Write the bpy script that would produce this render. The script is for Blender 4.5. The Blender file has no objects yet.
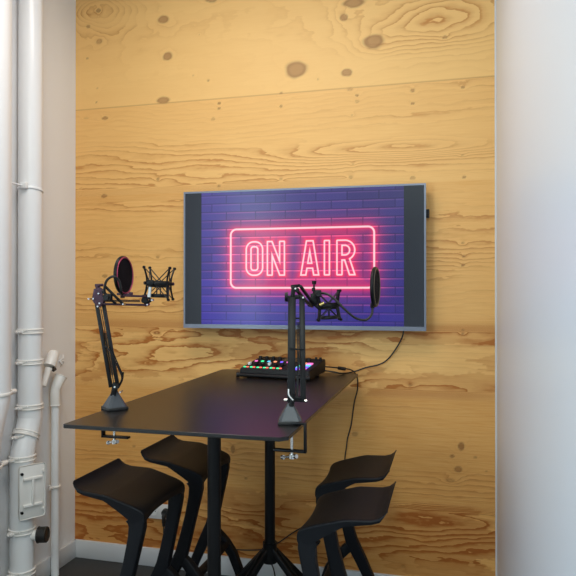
import bpy, bmesh, math, random
import numpy as np
from mathutils import Vector, Matrix
random.seed(7)
C = bpy.context.scene.collection
PI = math.pi

# ------------------------------------------------------------------ camera, world, lights
FPX, HOR, EYE = 625.0, 291.0, 1.494
YAW = math.atan(0.000415 * FPX)
CY, SY = math.cos(YAW), math.sin(YAW)
cam_d = bpy.data.cameras.new('camera'); cam = bpy.data.objects.new('camera', cam_d); C.objects.link(cam)
cam_d.sensor_width = 36.0; cam_d.lens = 36.0 * FPX / 576.0; cam_d.clip_start = 0.02
cam.location = (0, 0, EYE)
cam.rotation_euler = (PI/2 + math.atan(3.0/FPX), 0, YAW)
bpy.context.scene.camera = cam

world = bpy.data.worlds.new('world'); bpy.context.scene.world = world
world.use_nodes = True
world.node_tree.nodes['Background'].inputs[0].default_value = (0.72, 0.83, 1.0, 1)
world.node_tree.nodes['Background'].inputs[1].default_value = 0.6

def area(name, loc, rot, sx, sy, power, col):
    d = bpy.data.lights.new(name, 'AREA'); d.shape = 'RECTANGLE'; d.size = sx; d.size_y = sy
    d.energy = power; d.color = col
    o = bpy.data.objects.new(name, d); o.location = loc; o.rotation_euler = rot; C.objects.link(o); return o
# ceiling luminaire over the table, daylight through the two rear windows
area('ceiling_panel_light', (-1.0, 1.8, 3.30), (0, 0, 0), 1.1, 0.45, 23, (1.0, 0.89, 0.81))
area('added_room_fill_light', (0.3, -1.2, 3.30), (0, 0, 0), 1.2, 1.2, 70, (0.92, 1.0, 0.90))  # unseen overhead lamp behind the camera, added to fill the booth walls
area('side_window_daylight', (-1.98, -1.15, 1.9), (PI/2, 0, -PI/2), 2.0, 1.8, 84, (0.70, 0.90, 1.0))

vs = bpy.context.scene.view_settings
vs.view_transform = 'Standard'; vs.look = 'None'; vs.gamma = 1.0; vs.use_curve_mapping = False
vs.exposure = 0.10

# ------------------------------------------------------------------ picking points from the photograph
def P(px, py, fwd):
    """world point seen at (px, py) at depth fwd in front of the camera"""
    r = (px - 288.0) / FPX * fwd
    return Vector((r*CY - fwd*SY, r*SY + fwd*CY, EYE - (py - HOR) / FPX * fwd))
def PY(px, py, Y):
    """the same, on the vertical plane at world depth Y"""
    u = (px - 288.0) / FPX
    return P(px, py, Y / (u*SY + CY))
WALL_Y = 3.117

# ------------------------------------------------------------------ materials
def sr(r, g, b):
    f = lambda c: (c/255/12.92) if c/255 <= 0.04045 else ((c/255+0.055)/1.055)**2.4
    return (f(r), f(g), f(b), 1)
def mat(name, col, rough=0.5, metal=0.0, bump=0.0, bscale=200.0, spec=0.5, var=0.0, coat=0.0):
    m = bpy.data.materials.new(name); m.use_nodes = True
    nt = m.node_tree; b = nt.nodes['Principled BSDF']
    b.inputs['Base Color'].default_value = col; b.inputs['Roughness'].default_value = rough
    b.inputs['Metallic'].default_value = metal; b.inputs['Specular IOR Level'].default_value = spec
    b.inputs['Coat Weight'].default_value = coat
    tc = nt.nodes.new('ShaderNodeTexCoord')
    if var > 0:
        n = nt.nodes.new('ShaderNodeTexNoise'); n.inputs['Scale'].default_value = bscale*0.04; n.inputs['Detail'].default_value = 4
        nt.links.new(tc.outputs['Object'], n.inputs['Vector'])
        mx = nt.nodes.new('ShaderNodeMix'); mx.data_type = 'RGBA'
        mx.inputs[6].default_value = tuple(c*(1-var) for c in col[:3]) + (1,)
        mx.inputs[7].default_value = tuple(min(1, c*(1+var)) for c in col[:3]) + (1,)
        nt.links.new(n.outputs['Fac'], mx.inputs[0]); nt.links.new(mx.outputs[2], b.inputs['Base Color'])
    if bump > 0:
        n2 = nt.nodes.new('ShaderNodeTexNoise'); n2.inputs['Scale'].default_value = bscale; n2.inputs['Detail'].default_value = 3
        nt.links.new(tc.outputs['Object'], n2.inputs['Vector'])
        bp = nt.nodes.new('ShaderNodeBump'); bp.inputs['Strength'].default_value = bump; bp.inputs['Distance'].default_value = 0.002
        nt.links.new(n2.outputs['Fac'], bp.inputs['Height']); nt.links.new(bp.outputs['Normal'], b.inputs['Normal'])
    return m
def glow(name, col, strength):
    m = bpy.data.materials.new(name); m.use_nodes = True
    b = m.node_tree.nodes['Principled BSDF']
    b.inputs['Base Color'].default_value = col
    b.inputs['Emission Color'].default_value = col; b.inputs['Emission Strength'].default_value = strength
    return m
K4 = (0.0045, 0.0045, 0.0052, 1)
M = dict(
    paint=mat('white_wall_paint', (0.84, 0.85, 0.86, 1), 0.55, bump=0.15, bscale=60, var=0.02),
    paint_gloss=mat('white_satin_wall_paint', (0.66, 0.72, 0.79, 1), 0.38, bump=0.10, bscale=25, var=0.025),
    ceil=mat('ceiling_paint', (0.78, 0.78, 0.77, 1), 0.8, bump=0.2, bscale=80, var=0.02),
    floor=mat('dark_linoleum', (0.030, 0.031, 0.031, 1), 0.5, bump=0.15, bscale=120, var=0.12),
    skirt=mat('white_skirting_lacquer', (0.66, 0.68, 0.70, 1), 0.4, bump=0.05, bscale=90, var=0.02),
    pipe=mat('white_enamelled_pipe', (0.84, 0.87, 0.90, 1), 0.28, bump=0.12, bscale=45, var=0.02),
    pipe_old=mat('cream_painted_pipe', (0.82, 0.82, 0.80, 1), 0.35, bump=0.12, bscale=45, var=0.03),
    rubber=mat('black_rubber', (0.012, 0.012, 0.012, 1), 0.5, bump=0.3, bscale=150),
    hole=mat('dark_pipe_mouth', (0.05, 0.035, 0.025, 1), 0.9, var=0.4),
    table=mat('black_laminate', (0.006, 0.0055, 0.006, 1), 0.31, bump=0.05, bscale=400, spec=0.45, var=0.1),
    edge=mat('black_table_edge', (0.006, 0.006, 0.006, 1), 0.5, var=0.1, spec=.25),
    steel=mat('black_powder_coated_steel', K4, 0.42, spec=.22, bump=0.2, bscale=500, var=0.1),
    stool=mat('black_moulded_plastic', (0.0085, 0.0092, 0.0115, 1), 0.45, bump=0.2, bscale=600, var=0.1, spec=0.14),
    arm=mat('black_anodised_arm', K4, 0.40, spec=.22, var=0.15),
    arm_plum=mat('plum_sheen_anodised_arm', (0.050, 0.020, 0.034, 1), 0.33, metal=0.5, var=0.15),
    base=mat('grey_cast_base', (0.045, 0.052, 0.062, 1), 0.38, bump=0.2, bscale=300, var=0.1),
    black=mat('matt_black_plastic', (0.006, 0.006, 0.007, 1), 0.5, spec=.3, var=0.15),
    cable=mat('black_cable_sheath', (0.010, 0.010, 0.010, 1), 0.5, var=0.1),
    chrome=mat('chrome', (0.75, 0.74, 0.72, 1), 0.2, metal=1.0, var=0.03),
    brass=mat('brass_thread', (0.62, 0.48, 0.18, 1), 0.3, metal=1.0, var=0.05),
    white=mat('white_plastic', (0.75, 0.75, 0.74, 1), 0.35, var=0.02),
    alu=mat('grey_aluminium_bezel', (0.20, 0.22, 0.27, 1), 0.35, metal=0.6, var=0.05),
    hood=mat('black_foam', (0.006, 0.005, 0.007, 1), 0.9, bump=0.5, bscale=700, var=0.2, spec=.15),
    pink=mat('pink_sheen_rim', (0.42, 0.05, 0.12, 1), 0.35, metal=0.4, var=0.1),
    tan_rim=mat('bronze_rim', (0.13, 0.10, 0.07, 1), 0.4, metal=0.4, var=0.1),
)

# ------------------------------------------------------------------ mesh helpers
def root_of(o):
    while o.parent: o = o.parent
    return o
def obj(name, bm, material, parent=None, smooth=True, angle=35):
    me = bpy.data.meshes.new(name)
    bmesh.ops.recalc_face_normals(bm, faces=bm.faces[:])
    if parent is not None:
        bm.transform(Matrix.Translation(-root_of(parent).location))
    bm.to_mesh(me); bm.free()
    o = bpy.data.objects.new(name, me); C.objects.link(o)
    if isinstance(material, (list, tuple)):
        for m_ in material: me.materials.append(m_)
    else: me.materials.append(material)
    if parent is not None: o.parent = parent
    if smooth:
        me.shade_smooth()
        me.set_sharp_from_angle(angle=math.radians(angle))
    return o
def tag(o, label, cat, group=None):
    o['label'] = label; o['category'] = cat
    if group: o['group'] = group
    return o
def struct(name, bm, material, smooth=False):
    o = obj(name, bm, material, smooth=smooth); o['kind'] = 'structure'; return o
def thing(name, label, cat, loc, group=None):
    o = bpy.data.objects.new(name, None); o.empty_display_size = 0.05; o.location = loc; C.objects.link(o)
    return tag(o, label, cat, group)
def copy_tree(o, parent=None):
    c = o.copy(); C.objects.link(c); c.parent = parent
    for ch in list(o.children): copy_tree(ch, c)
    return c
def box(bm, c, s, rz=0.0, bev=0.0, rot=None):
    m_ = Matrix.Translation(Vector(c)) @ (rot.to_4x4() if rot is not None else Matrix.Rotation(rz, 4, 'Z')) @ Matrix.Diagonal((s[0], s[1], s[2], 1))
    r = bmesh.ops.create_cube(bm, size=1.0, matrix=m_)
    if bev > 0:
        es = set(e for v in r['verts'] for e in v.link_edges)
        bmesh.ops.bevel(bm, geom=list(es), offset=bev, segments=2, profile=0.5, affect='EDGES')
def frame(d):
    d = Vector(d).normalized()
    a = Vector((0, 0, 1)) if abs(d.z) < 0.95 else Vector((1, 0, 0))
    x = a.cross(d).normalized(); return x, d.cross(x).normalized()
def cyl(bm, p0, p1, r0, r1=None, n=20, cap=True):
    tube(bm, [Vector(p0), Vector(p1)], [r0, r0 if r1 is None else r1], n, cap)
def tube(bm, pts, r, n=12, cap=True):
    pts = [Vector(p) for p in pts]
    if not isinstance(r, (list, tuple)): r = [r]*len(pts)
    rings = []; X = None
    for i, p in enumerate(pts):
        d = (pts[min(i+1, len(pts)-1)] - pts[max(i-1, 0)]).normalized()
        if X is None: X, Y = frame(d)
        else:
            X = (X - d*X.dot(d)).normalized(); Y = d.cross(X)
        rings.append([bm.verts.new(p + (X*math.cos(2*PI*k/n) + Y*math.sin(2*PI*k/n))*r[i]) for k in range(n)])
    for a, b in zip(rings, rings[1:]):
        for k in range(n): bm.faces.new((a[k], a[(k+1) % n], b[(k+1) % n], b[k]))
    if cap:
        bm.faces.new(rings[0][::-1]); bm.faces.new(rings[-1])
def ring(bm, c, axis, R, r, n=36, m_=8, ex=1.0):
    """torus round axis"""
    X, Y = frame(axis); c = Vector(c); A = Vector(axis).normalized(); rows = []
    for i in range(n):
        t = 2*PI*i/n; d = X*math.cos(t) + Y*math.sin(t)
        rows.append([bm.verts.new(c + d*(R + r*math.cos(2*PI*k/m_)) + A*(r*ex*math.sin(2*PI*k/m_))) for k in range(m_)])
    for i in range(n):
        a, b = rows[i], rows[(i+1) % n]
        for k in range(m_): bm.faces.new((a[k], a[(k+1) % m_], b[(k+1) % m_], b[k]))
def spline(pts, n=10):
    pts = [Vector(p) for p in pts]; out = []
    for i in range(len(pts)-1):
        p0 = pts[max(i-1, 0)]; p1 = pts[i]; p2 = pts[i+1]; p3 = pts[min(i+2, len(pts)-1)]
        for k in range(n):
            t = k/n
            out.append(0.5*((2*p1) + (p2-p0)*t + (2*p0-5*p1+4*p2-p3)*t*t + (3*p1-p0-3*p2+p3)*t**3))
    out.append(pts[-1]); return out
def bar(bm, p0, p1, w, t, up=(0, 0, 1), bev=0.0):
    """rectangular bar from p0 to p1: width w across 'up', thickness t"""
    p0, p1 = Vector(p0), Vector(p1); d = (p1-p0); L = d.length; d.normalize()
    x = Vector(up).cross(d).normalized(); y = d.cross(x).normalized()
    R = Matrix((x, y, d)).transposed()
    box(bm, (p0+p1)/2, (w, t, L), bev=bev, rot=R)
def sweep(bm, st, n=10, power=3.0):
    """stations (centre, half_a, half_b, dirA): superellipse section, second axis found from the path"""
    rings = []
    for i, (c, a, b, da) in enumerate(st):
        c = Vector(c); d = (Vector(st[min(i+1, len(st)-1)][0]) - Vector(st[max(i-1, 0)][0])).normalized()
        B = d.cross(Vector(da)).normalized(); A = B.cross(d).normalized(); rr = []
        for k in range(n*2):
            t = PI*k/n; cs, sn = math.cos(t), math.sin(t)
            rr.append(bm.verts.new(c + A*a*math.copysign(abs(cs)**(2/power), cs) + B*b*math.copysign(abs(sn)**(2/power), sn)))
        rings.append(rr)
    m_ = n*2
    for a, b in zip(rings, rings[1:]):
        for k in range(m_): bm.faces.new((a[k], a[(k+1) % m_], b[(k+1) % m_], b[k]))
    bm.faces.new(rings[0][::-1]); bm.faces.new(rings[-1])
B = bmesh.new

# ------------------------------------------------------------------ room shell
XL, XR, ZC = -2.05, 0.212, 3.40
def quadbox(name, x0, x1, y0, y1, z0, z1, m_, bev=0):
    bm = B(); box(bm, ((x0+x1)/2, (y0+y1)/2, (z0+z1)/2), (x1-x0, y1-y0, z1-z0), bev=bev); return struct(name, bm, m_, smooth=bev > 0)
quadbox('floor', XL-0.2, 2.7, -3.2, 3.3, -0.1, 0, M['floor'])
quadbox('ceiling', XL-0.2, 2.7, -3.2, 3.3, ZC, ZC+0.1, M['ceil'])
quadbox('wall_right', XR, XR+0.12, 0.45, 3.2, 0, ZC, M['paint_gloss'])
def holed_wall(name, axis, at, t, a0, a1, holes):
    """wall of boxes around rectangular window holes (a0, a1, z0, z1)"""
    bm = B()
    def put(u0, u1, z0, z1):
        if u1-u0 < 1e-4 or z1-z0 < 1e-4: return
        if axis == 'y': box(bm, ((u0+u1)/2, at, (z0+z1)/2), (u1-u0, t, z1-z0))
        else: box(bm, (at, (u0+u1)/2, (z0+z1)/2), (t, u1-u0, z1-z0))
    u = a0
    for (h0, h1, z0, z1) in holes:
        put(u, h0, 0, ZC); put(h0, h1, 0, z0); put(h0, h1, z1, ZC); u = h1
    put(u, a1, 0, ZC)
    return struct(name, bm, M['paint'])
holed_wall('wall_rear', 'y', -3.1, 0.12, XL-0.15, 2.7, [(-1.95, 0.15, 0.85, 2.85)])
holed_wall('wall_left', 'x', XL-0.075, 0.15, -3.2, 3.3, [(-2.2, -0.1, 0.95, 2.85)])
quadbox('wall_side', 2.5, 2.62, -3.1, 3.2, 0, ZC, M['paint'])
def window(name, axis, at, a0, a1, z0, z1):
    bm = B()
    def put(u0, u1, w0, w1):
        if axis == 'y': box(bm, ((u0+u1)/2, at, (w0+w1)/2), (u1-u0, 0.06, w1-w0))
        else: box(bm, (at, (u0+u1)/2, (w0+w1)/2), (0.06, u1-u0, w1-w0))
    put(a0, a1, z0, z0+.06); put(a0, a1, z1-.06, z1); put(a0, a0+.06, z0, z1); put(a1-.06, a1, z0, z1)
    mid = (a0+a1)/2; put(mid-.04, mid+.04, z0, z1)
    return struct(name, bm, M['white'])
window('window_1', 'y', -3.1, -1.95, 0.15, 0.85, 2.85)
window('window_2', 'x', XL-0.09, -2.2, -0.1, 0.95, 2.85)
quadbox('baseboard_left', XL, XL+0.016, 0.2, WALL_Y, 0, 0.098, M['skirt'], bev=0.003)
quadbox('baseboard_back', XL, XR, WALL_Y-0.016, WALL_Y, 0, 0.098, M['skirt'], bev=0.003)
quadbox('trim_1', XR-0.006, XR, WALL_Y-0.005, WALL_Y, 0.092, ZC, M['skirt'])

# ---- timber panel wall: a dense grid that carries the grain's level field and the knots
def vnoise(x, y, seed):
    rs = np.random.RandomState(seed); T = rs.rand(256, 256)
    xi = np.floor(x).astype(int); yi = np.floor(y).astype(int); fx = x-xi; fy = y-yi
    fx = fx*fx*fx*(fx*(fx*6-15)+10); fy = fy*fy*fy*(fy*(fy*6-15)+10)
    a = T[xi % 256, yi % 256]; b = T[(xi+1) % 256, yi % 256]; c = T[xi % 256, (yi+1) % 256]; d = T[(xi+1) % 256, (yi+1) % 256]
    return (a*(1-fx)+b*fx)*(1-fy) + (c*(1-fx)+d*fx)*fy
def fbm(x, y, seed, o=4, g=0.5):
    s = 0; a = 1; t = 0
    for k in range(o):
        s = s + a*vnoise(x*2**k+17.3*k, y*2**k+9.1*k, seed+k); t += a; a *= g
    return s/t - 0.5
def wall_xy(px, py):
    p = PY(px, py, WALL_Y); return p.x, p.z
def smooth(e0, e1, v):
    t = np.clip((v-e0)/(e1-e0), 0, 1); return t*t*(3-2*t)
GX, GZ = 420, 620
gx = np.linspace(XL, XR, GX); gz = np.linspace(0.0, ZC, GZ)
X, Z = np.meshgrid(gx, gz)
# height bands of the photograph (converted from pixel rows in the middle of the wall)
rowz = lambda py: EYE + (HOR - py)/FPX*3.22
seamz = rowz(92.5)

# veneer grain as a level field: lines show where its whole numbers fall
def zone(z_hi, z_lo, soft=0.04):
    return smooth(z_lo-soft, z_lo+soft, Z)*(1-smooth(z_hi-soft, z_hi+soft, Z))
zA = zone(9, seamz, .004)                                  # smooth upper board with knots
zB = zone(seamz, rowz(188), .004)                                # board above the screen
zC = zone(rowz(188), rowz(322))                            # behind the screen
zD = zone(rowz(322), rowz(392), .02)                       # flamed band under the screen
zE = zone(rowz(392), rowz(492))                            # quiet board
zF = zone(rowz(492), -1, .02)                              # flamed bottom band
F = Z*9 + 1.5*fbm(X*0.8, Z*2.0, 11)
Fa = Z*6 + 5.5*fbm(X*1.6+3, Z*3.5, 21, 5, .55)
Fb = Z*30 + 6.0*fbm(X*0.9+5, Z*3.2, 31, 6) + 0.5*fbm(X*9, Z*60, 35, 3)
Fc = Z*28 + 5.5*fbm(X*1.1+1, Z*4.0, 41, 6) + 0.7*fbm(X*9, Z*60, 45, 3)
Fd = Z*9 + 8.0*fbm(X*1.0+9, Z*5.0, 51, 6, .50) + 0.35*fbm(X*14, Z*50, 55, 3)
Fe = Z*34 + 2.6*fbm(X*0.9+2, Z*3.0, 61, 4) + 0.8*fbm(X*8, Z*60, 65, 3)
Ff = Z*10 + 8.0*fbm(X*1.1+4, Z*5.0, 71, 6, .50) + 0.35*fbm(X*14, Z*50, 75, 3)
def blob(cx, cz, rx, rz, amp):
    return amp*np.exp(-(((X-cx)/rx)**2 + ((Z-cz)/rz)**2))
def wp(px, py): return wall_xy(px, py)
# swirls of the photograph
x0, z0 = wp(440, 22); Fa = Fa + blob(x0, z0, 0.42, 0.17, 8)
x0, z0 = wp(100, 8); Fa = Fa + blob(x0, z0, 0.20, 0.11, -8)
x0, z0 = wp(400, 148); Fb = Fb + blob(x0, z0, 0.50, 0.05, 5)
x0, z0 = wp(150, 356); Fd = Fd + blob(x0, z0, 0.50, 0.08, 2.5)
x0, z0 = wp(430, 365); Fd = Fd + blob(x0, z0, 0.40, 0.06, -2.5)
x0, z0 = wp(430, 520); Ff = Ff + blob(x0, z0, 0.35, 0.07, 2.5)
F = Fa*zA + Fb*zB + Fc*zC + Fd*zD + Fe*zE + Ff*zF
below = 1 - (0.80*zA + 0.52*zB + 0.32*zC + 0.45*zD + 0.0*zE + 0.0*zF)
contrast = 0.15*zA + 0.46*zB + 0.46*zC + 0.72*zD + 0.30*zE + 0.72*zF
swirl = blob(*wp(440, 22), 0.34, 0.20, 0.42) + blob(*wp(102, 10), 0.22, 0.14, 0.55)
contrast = contrast + swirl*zA
contrast = contrast*(0.22 + 1.25*smooth(-0.10, 0.16, fbm(X*0.7, Z*7, 81, 4)))
# knots: (px, py, half width px, half height px, strength)
KN = [(163,19,6,4,1),(167,56,5,4,1),(163,100,7,3.4,1),(296,69,10,6.5,1),(374,41,9,5.8,1),(347,72,5,3.6,1),(344,17,4.5,3.6,1),
      (354,2,9,4.5,1),(98,10,3,2.6,.9),(88,26,2.6,2,.8),(99,41,4,3,.75),(212,-1,6,2.5,.9),(445,37,2.4,1.8,.6),(105,118,4,2,.9),(87,58,1.6,1.2,.7),
      (97,88,1.4,1,.7),(96,102,1.2,1,.7),(104,196,4,2,.9),(158,179,2,1.6,.7),(219,103,1.8,1.6,.9),(219,108,1.6,1.3,.9),(213,119,2.6,1.8,.45),
      (281,106,1.6,1.4,.8),(281,93,2,1.2,.7),(357,95,1.7,1.3,.9),(357,101,2.4,1.6,.4),(413,90,2.2,1.6,.8),(413,103,1.7,1.3,.8),(463,87,2,1.6,.8),
      (350,89,3,1.4,.5),(352,115,1.4,1,.5),(219,186,1.6,1.4,.8),(281,179,2,1.6,.45),(351,177,2,1.6,.5),(413,178,2.6,1.8,.55),(464,177,2,1.4,.8),
      (353,164,1.4,1,.5),(463,155,1.4,1,.5),(463,243,1.5,1.2,.7),(464,256,1.5,1.2,.7),(463,265,1.8,1.4,.9),(463,330,1.5,1.2,.8),(463,334,1.6,1.1,.7),
      (105,276,3.5,2,.8),(158,257,2,1.6,.6),(136,277,1.2,.8,.6),(157,333,3.5,1.2,.7),(86,118,3,1.2,.35),
      (410,385,2,1.6,.6),(355,434,3.5,2.6,.5),(461,446,3.4,4,.9),(452,456,2.4,1.6,.8),(458,469,4,3.6,.75),(475,457,1.6,1,.6),(450,480,4,2,.45),
      (486,471,1.2,1,.6),(233,449,2.5,4.0,.8),(246,478,1.5,1.3,.6),(403,566,2,2,.4),(134,446,2,1.5,.5),(193,75,1.3,1,.5),(208,80,1.7,1.3,.7),(199,34,1,.8,.6),(318,79,1,.8,.5)]
K = np.zeros_like(X); W = np.zeros_like(X)
for (px, py, rx, ry, s) in KN:
    if rx < 5: rx *= .85; ry *= .85
    x0, z0 = wp(px, py); rx = rx/FPX*3.25; ry = ry/FPX*3.25
    wob = 1 + 0.5*fbm((X-x0)/rx*0.7+px, (Z-z0)/ry*0.7, 91, 2)
    d = np.sqrt(((X-x0)/rx)**2 + ((Z-z0)/ry)**2)*wob
    K = np.maximum(K, s*(1-smooth(0.82, 1.10, d)))
    W = np.maximum(W, s*np.exp(-(d/1.15)**8)*smooth(0.55, 0.98, d))      # darker bark ring
    if rx > 0.012: F = F + 1.6*np.exp(-(d/2.6)**2)
    else: F = F + 0.7*np.exp(-(d/3.0)**2)
# flat patches cut through by the veneer (light/dark figure)
Tn = fbm(X*1.3+7, Z*6, 101, 7, .6)
tint = 0.34*zD + 0.40*zF; tint = smooth(0.0, 0.015, Tn)*tint + 0.10*zE + 0.10*(fbm(X*1.2, Z*14, 111, 4)+.2)
seamline = np.exp(-((Z-seamz)/0.0022)**2)*0.8 + np.exp(-((Z-rowz(269))/0.0016)**2)*0.25 + np.exp(-((Z-rowz(459))/0.0016)**2)*0.4 \
    + np.exp(-((Z-rowz(342))/0.0016)**2)*0.3
me = bpy.data.meshes.new('wall_back')
verts = np.stack([X.ravel(), np.full(X.size, WALL_Y), Z.ravel()], 1)
idx = np.arange(GX*GZ).reshape(GZ, GX)
faces = np.stack([idx[:-1, :-1], idx[:-1, 1:], idx[1:, 1:], idx[1:, :-1]], -1).reshape(-1, 4)
me.vertices.add(len(verts)); me.vertices.foreach_set('co', verts.astype(np.float32).ravel())
me.loops.add(faces.size); me.loops.foreach_set('vertex_index', faces.astype(np.int32).ravel())
me.polygons.add(len(faces)); me.polygons.foreach_set('loop_start', (np.arange(len(faces))*4).astype(np.int32))
me.update(calc_edges=True); me.validate()
for nm, arr in (('grain', F), ('contrast', contrast), ('knot', K), ('bark', W), ('tint', tint), ('seam', seamline), ('below', below)):
    a = me.attributes.new(nm, 'FLOAT', 'POINT'); a.data.foreach_set('value', arr.astype(np.float32).ravel())
wb = bpy.data.objects.new('wall_back', me); C.objects.link(wb); wb['kind'] = 'structure'
def wood_material():
    m = bpy.data.materials.new('fir_veneer_panel'); m.use_nodes = True; nt = m.node_tree; N = nt.nodes; L = nt.links
    b = N['Principled BSDF']; b.inputs['Roughness'].default_value = 0.5; b.inputs['Specular IOR Level'].default_value = 0.35
    def at(n): a = N.new('ShaderNodeAttribute'); a.attribute_name = n; return a.outputs['Fac']
    def mth(op, a, c=None, clamp=False):
        q = N.new('ShaderNodeMath'); q.operation = op; q.use_clamp = clamp
        for i, v in enumerate((a, c)):
            if v is None: continue
            if isinstance(v, (int, float)): q.inputs[i].default_value = v
            else: L.new(v, q.inputs[i])
        return q.outputs[0]
    def mix(f, a, c):
        q = N.new('ShaderNodeMix'); q.data_type = 'RGBA'
        if isinstance(f, (int, float)): q.inputs[0].default_value = f
        else: L.new(f, q.inputs[0])
        for i, v in ((6, a), (7, c)):
            if isinstance(v, tuple): q.inputs[i].default_value = v
            else: L.new(v, q.inputs[i])
        return q.outputs[2]
    tc = N.new('ShaderNodeTexCoord'); mp = N.new('ShaderNodeMapping'); mp.inputs['Scale'].default_value = (6, 1, 160)
    L.new(tc.outputs['Object'], mp.inputs[0])
    fine = N.new('ShaderNodeTexNoise'); fine.inputs['Scale'].default_value = 1.0; fine.inputs['Detail'].default_value = 5; fine.inputs['Roughness'].default_value = .65
    L.new(mp.outputs[0], fine.inputs['Vector'])
    mp2 = N.new('ShaderNodeMapping'); mp2.inputs['Scale'].default_value = (30, 1, 90); L.new(tc.outputs['Object'], mp2.inputs[0])
    jit = N.new('ShaderNodeTexNoise'); jit.inputs['Detail'].default_value = 3; jit.inputs['Scale'].default_value = 1; L.new(mp2.outputs[0], jit.inputs['Vector'])
    g = mth('ADD', at('grain'), mth('MULTIPLY', mth('SUBTRACT', jit.outputs['Fac'], .5), .35))
    fr = mth('FRACT', g)
    # late wood: rises slowly, breaks off sharply
    mr = N.new('ShaderNodeValToRGB'); L.new(fr, mr.inputs[0])
    cr = mr.color_ramp; cr.elements[0].position = 0.0; cr.elements[0].color = (0, 0, 0, 1); cr.elements[1].position = 1.0; cr.elements[1].color = (0, 0, 0, 1)
    for p_, v in ((0.35, .05), (0.72, .42), (0.90, 1.0), (0.95, .9)):
        e = cr.elements.new(p_); e.color = (v, v, v, 1)
    line = mth('MULTIPLY', mr.outputs[0], at('contrast'))
    line = mth('ADD', line, at('tint'), True)
    finec = mth('ADD', mth('MULTIPLY', mth('SUBTRACT', fine.outputs['Fac'], .5), 2.6), .45, True)
    base = mix(finec, sr(236, 184, 110), sr(222, 160, 82))
    c1 = mix(line, base, sr(166, 94, 32))
    up = mix(mth('MULTIPLY', mth('SUBTRACT', 1.0, at('below')), 1.0), c1, mix(line, sr(245, 202, 130), sr(192, 124, 56)))
    c2 = mix(mth('MULTIPLY', at('knot'), .72), up, mix(at('below'), sr(166, 122, 76), sr(128, 76, 34)))
    c3 = mix(mth('MULTIPLY', at('bark'), .42), c2, sr(104, 66, 36))
    c4 = mix(mth('MULTIPLY', at('seam'), .55), c3, sr(120, 78, 40))
    L.new(c4, b.inputs['Base Color'])
    bp = N.new('ShaderNodeBump'); bp.inputs['Strength'].default_value = .15; bp.inputs['Distance'].default_value = .001
    L.new(line, bp.inputs['Height']); L.new(bp.outputs[0], b.inputs['Normal'])
    return m
me.materials.append(wood_material())

# ------------------------------------------------------------------ table
TX0, TX1, TY0, TY1, TH = -1.142, -0.436, 1.668, 3.065, EYE-0.405
TCX, TCY = -0.79, 2.37
tb = thing('bar_table', 'tall black rectangular bar table on two column pedestals', 'table', (TCX, TCY, 0))
bm = B(); ch = 0.022
pts = [(TX0, TY0+.006), (TX0+.006, TY0), (TX1-ch, TY0), (TX1, TY0+ch), (TX1, TY1-ch), (TX1-ch, TY1), (TX0+ch, TY1), (TX0, TY1-ch)]
vsd = [bm.verts.new((x, y, TH-0.012)) for x, y in pts]; f = bm.faces.new(vsd)
r = bmesh.ops.extrude_face_region(bm, geom=[f]); bmesh.ops.translate(bm, vec=(0, 0, 0.012), verts=[v for v in r['geom'] if isinstance(v, bmesh.types.BMVert)])
bmesh.ops.bevel(bm, geom=[e for e in bm.edges if abs(e.verts[0].co.z-e.verts[1].co.z) < 1e-5], offset=.0012, segments=1, affect='EDGES')
obj('tabletop', bm, M['table'], tb)
for cy in (2.03, 2.72):
    bm = B(); cyl(bm, (TCX, cy, 0.30), (TCX, cy, TH-0.012), 0.0235, n=28)
    col_ = obj('column', bm, M['steel'], tb)
    bm = B(); box(bm, (TCX, cy, TH-0.0155), (0.34, 0.16, 0.007), bev=.002); obj('mounting_plate', bm, M['steel'], tb)
    bm = B(); cyl(bm, (TCX, cy, 0.27), (TCX, cy, 0.36), 0.032, n=28); obj('hub', bm, M['steel'], tb)
    for a in (-10, 190, 232, 52):
        a = math.radians(a); d = Vector((math.cos(a), math.sin(a), 0)); s = Vector((-math.sin(a), math.cos(a), 0)); bm = B()
        L_ = 0.31
        for q in (-1, 1):
            p0 = Vector((TCX, cy, 0.335)) + s*q*0.013 + d*0.01; p1 = Vector((TCX, cy, 0.012)) + d*L_ + s*q*0.013
            bar(bm, p0, p1, 0.010, 0.026, up=s.cross((p1-p0).normalized()), bev=.002)
        bar(bm, Vector((TCX, cy, 0.33))+d*0.015, Vector((TCX, cy, 0.024))+d*(L_-0.01), 0.016, 0.010, up=s.cross(Vector((d.x, d.y, -1)).normalized()))
        cyl(bm, Vector((TCX, cy, 0))+d*L_, Vector((TCX, cy, 0.02))+d*L_, 0.022, n=20)
        obj('leg', bm, M['steel'], tb)

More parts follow.
